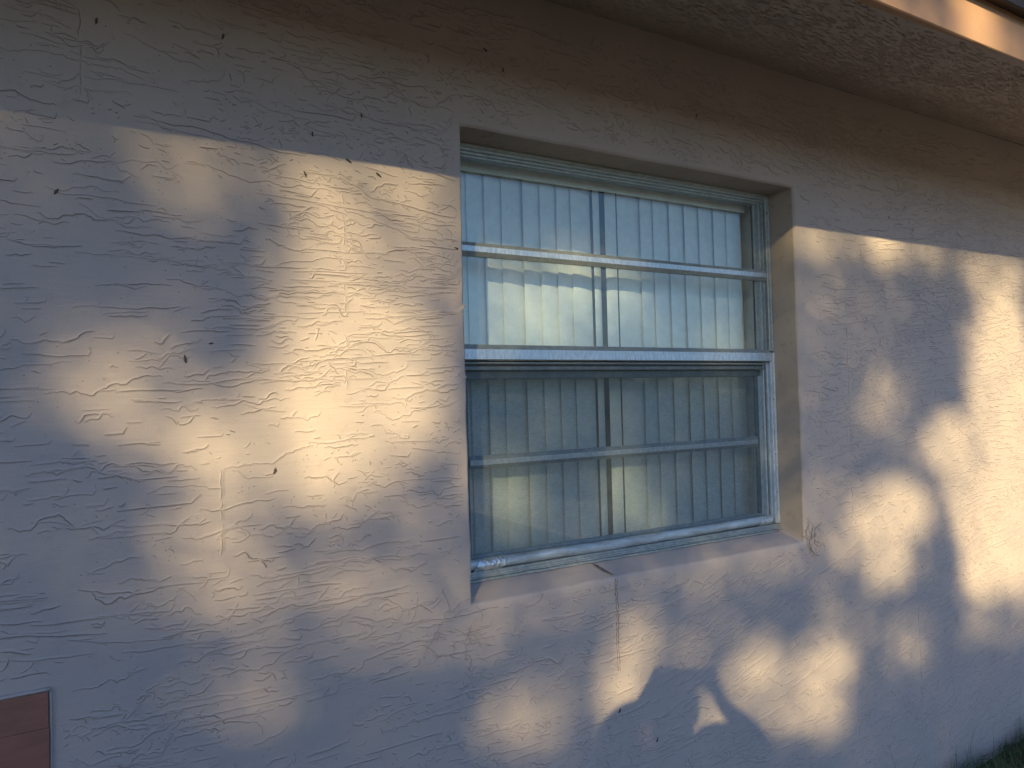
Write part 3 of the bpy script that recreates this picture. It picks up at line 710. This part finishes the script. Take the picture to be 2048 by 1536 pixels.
# ---------------------------------------------------------------- the tree across the yard that dapples the wall
# where its crown lets the sun through, as seen along the sun's direction: (x, z) on the wall plane, radii, openness
FLECKS = [(-0.972, 1.09, 0.11, 0.061, 0.13), (-0.858, 1.098, 0.082, 0.042, 0.15), (-0.63, 1.035, 0.089, 0.085, 0.5), (-0.675, 1.115, 0.072, 0.039, 0.25), (-0.385, 1.073, 0.073, 0.061, 0.6), (-0.151, 1.103, 0.153, 0.059, 0.6), (-0.067, 1.047, 0.087, 0.16, 0.5), (-0.351, 0.955, 0.068, 0.148, 0.75), (-0.197, 0.905, 0.149, 0.077, 0.42), (-0.38, 0.745, 0.085, 0.134, 0.72), (-0.28, 0.736, 0.142, 0.119, 0.85), (-0.205, 0.56, 0.141, 0.14, 0.85), (-0.396, 0.552, 0.181, 0.132, 0.85), (-0.51, 0.45, 0.19, 0.125, 1.0), (-0.3, 0.52, 0.17, 0.17, 0.75), (-0.338, 0.428, 0.149, 0.097, 0.85), (-0.503, 0.776, 0.085, 0.065, 0.6), (-0.438, 0.863, 0.071, 0.054, 0.5), (-0.045, 0.809, 0.088, 0.214, 0.32), (-0.085, 0.413, 0.086, 0.196, 0.3), (-0.577, 0.647, 0.065, 0.057, 0.45), (-0.819, 0.583, 0.079, 0.074, 0.58), (-0.763, 0.485, 0.077, 0.059, 0.55), (-0.891, 0.553, 0.04, 0.062, 0.45), (-0.751, 0.69, 0.107, 0.076, 0.22), (-0.664, 0.469, 0.061, 0.044, 0.4), (-0.494, 0.338, 0.17, 0.044, 0.6), (-0.637, 0.234, 0.099, 0.066, 0.48), (-0.575, 0.159, 0.119, 0.062, 0.5), (-0.453, 0.082, 0.081, 0.052, 0.3), (-0.391, 0.239, 0.133, 0.072, 0.22), (-0.214, 0.194, 0.106, 0.15, 0.14), (-0.079, 0.087, 0.086, 0.194, 0.3), (-0.233, -0.028, 0.197, 0.062, 0.25), (-0.069, -0.084, 0.129, 0.065, 0.38), (0.082, -0.018, 0.093, 0.081, 0.3), (-0.504, -0.151, 0.056, 0.046, 0.22), (0.2, -0.357, 0.102, 0.082, 0.38), (0.155, -0.223, 0.064, 0.055, 0.15), (0.494, -0.325, 0.113, 0.086, 0.8), (0.586, -0.223, 0.122, 0.076, 0.62), (0.728, -0.251, 0.105, 0.07, 0.35), (0.877, -0.568, 0.0976, 0.143, 0.5), (1.111, -0.41, 0.148, 0.104, 0.55), (1.412, -0.473, 0.161, 0.116, 0.68), (1.431, -0.631, 0.134, 0.08, 0.65), (1.256, -0.58, 0.13, 0.069, 0.3), (1.033, -0.494, 0.095, 0.099, 0.4), (0.246, 0.025, 0.203, 0.056, 0.3), (0.939, 0.005, 0.418, 0.049, 0.25), (0.714, -0.075, 0.21, 0.062, 0.15), (1.456, 1.102, 0.114, 0.047, 0.55), (1.92, 1.113, 0.373, 0.057, 0.5), (2.72, 1.064, 0.263, 0.081, 0.55), (1.473, 0.879, 0.115, 0.206, 0.15), (1.831, 0.479, 0.124, 0.122, 0.36), (2.761, 0.477, 0.287, 0.506, 0.95), (2.811, -0.01, 0.313, 0.412, 1.0), (2.334, 0.294, 0.193, 0.133, 0.85), (2.432, 0.027, 0.239, 0.151, 0.9), (2.577, -0.231, 0.249, 0.176, 0.9), (1.853, 0.043, 0.262, 0.133, 0.8), (1.824, -0.15, 0.129, 0.097, 0.72), (1.49, 0.164, 0.129, 0.064, 0.3), (1.919, -0.481, 0.167, 0.098, 0.25), (2.723, -0.557, 0.173, 0.067, 0.25), (1.373, 0.093, 0.11, 0.108, 0.3), (1.567, -0.021, 0.118, 0.074, 0.35), (1.412, -0.22, 0.139, 0.09, 0.25), (0.316, 1.159, 0.122, 0.037, 0.28), (0.023, 1.041, 0.075, 0.027, 0.34), (0.433, 1.059, 0.09, 0.029, 0.53), (0.1, 1.077, 0.111, 0.038, 0.37), (0.323, 1.071, 0.112, 0.044, 0.53), (0.105, 0.934, 0.158, 0.12, 0.45), (0.319, 0.967, 0.122, 0.084, 0.37), (0.555, 1.012, 0.09, 0.088, 0.31), (0.832, 0.869, 0.275, 0.046, 0.25), (0.275, 0.849, 0.18, 0.041, 0.28), (0.03, 0.741, 0.067, 0.022, 0.4), (0.06, 0.672, 0.1, 0.063, 0.17), (0.722, 0.569, 0.083, 0.09, 0.17), (0.082, 0.431, 0.121, 0.045, 0.22), (0.068, 0.342, 0.082, 0.086, 0.7), (0.55, 0.306, 0.089, 0.129, 0.85), (0.422, 0.36, 0.046, 0.084, 0.14), (1.306, 1.115, 0.04, 0.054, 0.7), (1.289, 0.139, 0.04, 0.092, 0.2), (1.865, 1.192, 0.104, 0.128, 1.0), (1.567, 1.152, 0.133, 0.079, 0.19), (2.093, 1.181, 0.073, 0.075, 0.19), (1.461, 1.151, 0.126, 0.051, 0.22), (-0.447, 0.399, 0.175, 0.106, 0.85), (-0.584, 0.233, 0.134, 0.107, 0.55), (-0.649, 0.158, 0.113, 0.083, 0.42), (-0.5, 0.044, 0.124, 0.092, 0.26), (-0.525, -0.123, 0.089, 0.068, 0.24), (-0.333, 0.099, 0.174, 0.121, 0.24), (-0.069, -0.071, 0.158, 0.078, 0.3), (0.168, -0.335, 0.121, 0.095, 0.4), (2.598, -0.501, 0.251, 0.109, 0.3), (1.953, -0.487, 0.186, 0.098, 0.28)]
THIN = [(-0.185, 0.854, 0.177, 0.309, 0.36), (-0.394, 0.672, 0.182, 0.314, 0.45), (-0.48, 0.46, 0.242, 0.175, 0.6), (-0.781, 0.571, 0.152, 0.118, 0.36), (-0.329, 0.245, 0.251, 0.097, 0.3), (-0.088, 0.283, 0.1, 0.26, 0.34), (-0.637, 0.234, 0.156, 0.122, 0.36), (-0.853, 0.73, 0.137, 0.084, 0.15), (-0.938, 1.075, 0.13, 0.093, 0.06), (-0.179, 1.087, 0.248, 0.117, 0.42), (-0.655, 1.05, 0.156, 0.102, 0.18), (1.645, 0.791, 0.682, 0.25, 0.12), (1.47, 0.323, 0.257, 0.368, 0.17), (1.875, 0.398, 0.365, 0.298, 0.2), (2.82, 0.4, 0.34, 0.62, 0.8), (2.32, 0.102, 0.346, 0.319, 0.5), (1.849, -0.015, 0.361, 0.215, 0.45), (1.039, -0.378, 0.785, 0.183, 0.22), (0.505, -0.282, 0.209, 0.178, 0.4), (0.234, -0.337, 0.184, 0.139, 0.25), (1.423, -0.529, 0.223, 0.214, 0.42), (0.006, -0.005, 0.3, 0.079, 0.24), (0.716, -0.028, 0.707, 0.094, 0.3)]          # half open parts of the crown
BOUGHS = [(-0.514, 1.057, 0.043, 0.083, 0.75), (-0.785, 0.99, 0.057, 0.076, 0.6), (-0.626, 0.907, 0.084, 0.041, 0.7), (-0.922, 0.954, 0.078, 0.062, 0.5), (-.93, .84, .16, .13, .75), (-.56, .83, .075, .20, .8), (-0.563, 0.854, 0.068, 0.15, 0.9), (-0.619, 0.681, 0.053, 0.079, 0.85), (-0.693, 0.558, 0.032, 0.053, 0.8), (-0.721, 0.412, 0.044, 0.033, 0.7), (-0.258, 1.014, 0.034, 0.063, 0.5), (-0.812, 0.366, 0.084, 0.053, 0.8), (-0.919, 0.431, 0.078, 0.071, 0.8), (2.225, -0.163, 0.119, 0.229, 0.8), (1.272, -0.277, 0.145, 0.096, 0.8), (-0.262, -0.158, 0.103, 0.061, 0.8), (2.211, 0.702, 0.186, 0.297, 0.7), (-0.018, 0.197, 0.03, 0.079, 0.3), (0.783, -0.214, 0.129, 0.032, 0.4)]          # dense boughs
FL = np.array(FLECKS)
def openness(X, Z):
    T = np.full(X.shape, .02)
    T += .09*np.clip((Z+.3)/.5, 0, 1)*np.clip((X+1.05)/.5, .35, 1)
    for (x, z, rx, rz, a) in THIN:
        r = np.sqrt(((X-x)/rx)**2+((Z-z)/rz)**2)
        q = np.clip((1.3-r)/.6, 0, 1); T = np.maximum(T, .72*a*q*q*(3-2*q))
    for (x, z, rx, rz, a) in FL:
        r = np.sqrt(((X-x)/rx)**2+((Z-z)/rz)**2)/1.1
        q = np.clip((1.3-r)/.6, 0, 1); T = np.maximum(T, min(1, a**.95)*q*q*(3-2*q))
    for (x, z, rx, rz, a) in BOUGHS:
        r = np.sqrt(((X-x)/rx)**2+((Z-z)/rz)**2)
        q = np.clip((1.3-r)/.6, 0, 1); T = T*(1-a*q*q*(3-2*q))
    far = np.clip((np.maximum(np.maximum(-1.1-X, X-3.15), np.maximum(-1.1-Z, Z-1.32)))/.1, 0, 1)
    wild = np.clip((N1(X*3.1+50, Z*3.1)+.35*N2(X*7, Z*7)-.05)*1.2, 0, .3)
    edge = np.clip((X-3.0)/.5, 0, 1)                                  # the crown ends here, the wall further right is in the sun
    wild = wild*(1-edge)+edge
    return T*(1-far)+far*np.maximum(.02, wild)

def make_tree():
    base = np.array([-.62, 0, -.3]); D0 = 13.0
    ctr = np.array([.9, 0, .45])-SDIR*D0
    t = empty('shade_tree', (ctr[0]-.9, ctr[1]+.3, GZ), 'leafy tree in the yard, seen only as its dappled shadow over the stucco', 'tree')
    tb = Vector(t.location); cc = Vector(ctr)
    mb = MB(); mb.tube([tb+Vector((0, 0, -.1)), tb+Vector((.03, .02, .8)), tb+Vector((.02, -.05, 1.9)), tb+Vector((.1, -.02, 2.9))], [.17, .13, .115, .10], 12); mb.build('trunk', M_BARK, t, smooth=True)
    top = tb+Vector((.1, -.02, 2.85)); g = random.Random(5)
    for k in range(11):
        # limbs end where the crown is densest
        for tr in range(60):
            X, Z = g.uniform(-1.9, 3.8), g.uniform(-.7, 2.6); 
            if float(openness(np.array([X]), np.array([Z]))[0]) < .06: break
        e = Vector(np.array([X, 0, Z])-SDIR*(D0+g.uniform(-1.2, 1.6))); mid = top.lerp(e, .5)+Vector((0, 0, .25+g.uniform(-.1, .3)))
        mb = MB(); mb.tube([top, top.lerp(mid, .5)+Vector((0, 0, .1)), mid, mid.lerp(e, .5), e], [.06, .045, .032, .02, .008], 7); mb.build('branch', M_BARK, t, smooth=True)
    # foliage: leaves gather where the crown is closed
    def leaves(n, x0, x1, z0, z1, size, seed):
        X = rng.uniform(x0, x1, n); Z = rng.uniform(z0, z1, n)
        per = n*size*size*.62*.5*.5/((x1-x0)*(z1-z0))                   # mean number of leaves across a ray at full density
        lam = -np.log(np.clip(openness(X, Z), .025, .985)); keep = rng.random(n) < lam/per; X, Z = X[keep], Z[keep]; m = len(X)
        dpt = D0 + (rng.random(m)-.5)*3.4
        return leaf_quads(np.stack([X, np.zeros(m), Z], 1)-SDIR*dpt[:, None], size, .62, seed), m
    v1, m1 = leaves(330000, -2.2, 3.5, -1.35, 1.55, .045, 3)
    v2, m2 = leaves(40000, -3.6, 3.2, -4.2, -1.35, .13, 4)  # added low skirt of leaves, shades unseen ground to cut bounce light
    v3, m3 = leaves(9000, -3.4, -2.2, -1.35, 1.6, .10, 5)
    v = np.concatenate([v1, v2, v3]); m = m1+m2+m3
    link('foliage', quads_mesh('foliage', v), M_LEAF, t, kind='stuff')
    print('leaves', m)
make_tree()

# ---------------------------------------------------------------- the person taking the picture, whose arms and head throw a shadow below the window
M_SKIN = plain('skin', (.50, .30, .21), .55, 0, .06, 40)
M_SHIRT = plain('grey_shirt', (.16, .18, .21), .9, 0, .1, 60)
M_JEANS = plain('blue_trousers', (.05, .07, .12), .9, 0, .15, 80)
M_HAIR = plain('dark_hair', (.03, .022, .016), .6, 0, .3, 120, .5)
M_SHOE = plain('dark_shoe', (.04, .04, .045), .7, 0, .1, 50)
M_PHONE = plain('phone_shell', (.03, .032, .036), .25, .2, .05, 20)
M_EYE = plain('eye', (.5, .48, .45), .2, 0, .2, 20)

def skin(name, chains, mat, parent, root, levels=2):
    """chains: list of [(x,y,z,r), ...]; equal points are shared, so the body is one surface"""
    idx = {}; V = []; Rr = []; E = []
    for ch in chains:
        prev = None
        for (x, y, z, r) in ch:
            k = (round(x, 4), round(y, 4), round(z, 4))
            if k not in idx: idx[k] = len(V); V.append((x, y, z)); Rr.append(r)
            i = idx[k]
            if prev is not None and prev != i: E.append((prev, i))
            prev = i
    me = bpy.data.meshes.new(name); me.from_pydata(V, E, []); o = link(name, me, None, parent)
    o.modifiers.new('skin', 'SKIN'); sv = me.skin_vertices[0].data if me.skin_vertices else None
    if sv is None:
        bm = bmesh.new(); bm.from_mesh(me); bm.verts.layers.skin.verify(); bm.to_mesh(me); bm.free(); sv = me.skin_vertices[0].data
    for i, r in enumerate(Rr):
        rr = r if isinstance(r, tuple) else (r, r); sv[i].radius = rr; sv[i].use_root = (i == root)
    o.modifiers['skin'].use_smooth_shade = True
    s = o.modifiers.new('sub', 'SUBSURF'); s.levels = s.render_levels = levels
    me.materials.append(mat); return o

def make_person():
    c = CAM; RT, UP, FW = R2, U2, F
    def W(a, b, d): return c + RT*a + UP*b + FW*d
    pel = Vector((-1.20, -2.17, -.16)); fl = GZ
    p = empty('person', (pel.x, pel.y, GZ), 'standing person holding up a phone, casting the arm shadow below the window', 'person')
    rh = Vector((RT.x, RT.y, 0)).normalized(); fh = Vector((FW.x, FW.y, 0)).normalized()
    chest = Vector((-1.155, -2.10, .22)); neck0 = Vector((-1.10, -2.065, .435)); neck1 = Vector((-1.10, -2.025, .485)); h1 = Vector((-1.088, -2.003, .545)); h2 = Vector((-1.085, -2.005, .612))
    RS = Vector((-.915, -2.105, .455)); LS = Vector((-1.29, -2.01, .385)); RE = Vector((-.655, -1.955, .325)); LE = Vector((-1.165, -1.83, .475))
    RW = W(.170, -.060, -.060); LW = W(-.085, -.050, -.060)
    t = lambda v, r: (v.x, v.y, v.z, r)
    waist = pel + (chest-pel)*.45; P = t(pel, (.15, .11))
    body = [[P, t(waist, (.135, .10)), t(chest, (.155, .105)), t(neck0, .072), t(neck1, .062), t(h1, (.076, .082)), t(h2, (.080, .090))],
            [t(h1, (.072, .080)), t(h1+fh*.088-Vector((0, 0, .012)), .014)],
            [t(chest, (.155, .105)), t(RS, .062), t(RS.lerp(RE, .5), .048), t(RE, .040), t(RE.lerp(RW, .45), .038), t(RW, .026)],
            [t(chest, (.155, .105)), t(LS, .062), t(LS.lerp(LE, .5), .048), t(LE, .040), t(LE.lerp(LW, .45), .038), t(LW, .026)]]
    for s in (-1, 1):
        hip = pel+rh*.09*s+Vector((0, 0, -.05)); kn = pel+rh*.10*s+fh*.03; kn.z = fl+.50; an = pel+rh*.11*s-fh*.01; an.z = fl+.09; toe = an+fh*.16; toe.z = fl+.035
        body.append([P, t(hip, .088), t(hip.lerp(kn, .5), .075), t(kn, .055), t(kn.lerp(an, .4), .055), t(an, .040), t(toe, .035)])
    for wr, a0, sg in ((RW, .150, 1), (LW, -.055, -1)):
        palm = W(a0, -.012, -.032); body.append([t(wr, .026), t(palm, (.022, .030))])
        for o_, ln in ((.030, .9), (.011, 1.0), (-.008, .95), (-.026, .8)):
            k0 = W(a0-.006*sg, o_, -.024); k1 = W(a0-.012*sg, o_+.003, -.006); k2 = W(a0-(.012+.016*ln)*sg, o_+.003, .003); k3 = W(a0-(.012+.026*ln)*sg if sg > 0 else a0+.022+.006*ln, o_+.001, .0035)
            body.append([t(palm, (.022, .030)), t(k0, .0095), t(k1, .0088), t(k2, .0082), t(k3, .0072)])
        body.append([t(palm, (.022, .030)), t(W(a0-.006*sg, -.030, -.040), .012), t(W(a0-.022*sg, -.022, -.036), .0105), t(W(a0-.040*sg, -.008, -.031), .009)])
    skin('body', body, M_SKIN, p, 0)
    sh = [[t(pel+Vector((0, 0, -.02)), (.172, .132)), t(waist, (.152, .118)), t(chest, (.172, .122)), t(neck0-Vector((0, 0, .01)), .092)], [t(neck0-Vector((0, 0, .01)), .092), t((neck0+RS)/2+Vector((0, 0, .015)), .088), t(RS, .088)],
          [t(chest, (.172, .122)), t(RS, .092), t(RS.lerp(RE, .5), .074), t(RE, .060), t(RE.lerp(RW, .45), .050), t(RE.lerp(RW, .85), .042)], [t(chest, (.172, .122)), t(LS, .078), t(LS.lerp(LE, .5), .064), t(LE, .056), t(LE.lerp(LW, .45), .050), t(LE.lerp(LW, .85), .042)]]
    skin('shirt', sh, M_SHIRT, p, 0)
    tr = []
    P2 = t(pel+Vector((0, 0, -.01)), (.163, .124))
    for s in (-1, 1):
        hip = pel+rh*.09*s+Vector((0, 0, -.05)); kn = pel+rh*.10*s+fh*.03; kn.z = fl+.50; an = pel+rh*.11*s-fh*.01; an.z = fl+.10
        tr.append([P2, t(hip, .100), t(hip.lerp(kn, .5), .088), t(kn, .070), t(kn.lerp(an, .5), .066), t(an, .060)])
        shoe = [[t(an-fh*.05-Vector((0, 0, .055)), .040), t(an+fh*.06-Vector((0, 0, .062)), .042), t(an+fh*.17-Vector((0, 0, .068)), .034)]]
        skin('shoe', shoe, M_SHOE, p, 0)
    skin('trousers', tr, M_JEANS, p, 0)
    # hair cap over the crown and the back of the head
    bm = bmesh.new(); bmesh.ops.create_uvsphere(bm, u_segments=28, v_segments=18, radius=1)
    for v in list(bm.verts):
        if v.co.z < -.25 or (v.co.y > .45 and v.co.z < .42): bm.verts.remove(v)
    for v in bm.verts:
        q = v.co.copy(); r_ = 1+.05*float(N1(q.x*4+5, q.y*4+q.z*6)); hv = (h1+h2)/2 - fh*.008 + Vector((0, 0, .022))
        v.co = hv + (rh*q.x*.084 + fh*q.y*.101 + Vector((0, 0, q.z*.112)))*r_
    me = bpy.data.meshes.new('hair'); bm.to_mesh(me); bm.free(); ho = link('hair', me, M_HAIR, p, smooth=True); sm = ho.modifiers.new('thick', 'SOLIDIFY'); sm.thickness = .012
    for s in (-1, 1):
        bm = bmesh.new(); bmesh.ops.create_uvsphere(bm, u_segments=12, v_segments=8, radius=.012); me = bpy.data.meshes.new('eye'); bm.to_mesh(me); bm.free()
        for v in me.vertices: v.co += h1.lerp(h2, .25)+fh*.074+rh*.032*s
        link('eye', me, M_EYE, p, smooth=True)
        bm = bmesh.new(); bmesh.ops.create_uvsphere(bm, u_segments=12, v_segments=8, radius=1); me = bpy.data.meshes.new('ear'); bm.to_mesh(me); bm.free()
        for v in me.vertices: v.co = h1.lerp(h2, .2)+rh*(.076*s+v.co.x*.010)+fh*(v.co.y*.018-.005)+Vector((0, 0, v.co.z*.030))
        link('ear', me, M_SKIN, p, smooth=True)
    # the phone
    mb = MB(); pts = []
    for d in (-.0155, -.0075):
        for a, b in ((-.0735, -.036), (.0735, -.036), (.0735, .036), (-.0735, .036)): pts.append(W(.055+a, .004+b, d))
    mb.add(pts, [(0, 1, 2, 3), (4, 7, 6, 5), (0, 4, 5, 1), (1, 5, 6, 2), (2, 6, 7, 3), (3, 7, 4, 0)])
    ph = mb.build('phone', M_PHONE); m = ph.modifiers.new('bevel', 'BEVEL'); m.width = .003; m.segments = 3
    tag(ph, 'dark phone held sideways in both hands, flat top of the arm shaped shadow', 'phone')
make_person()
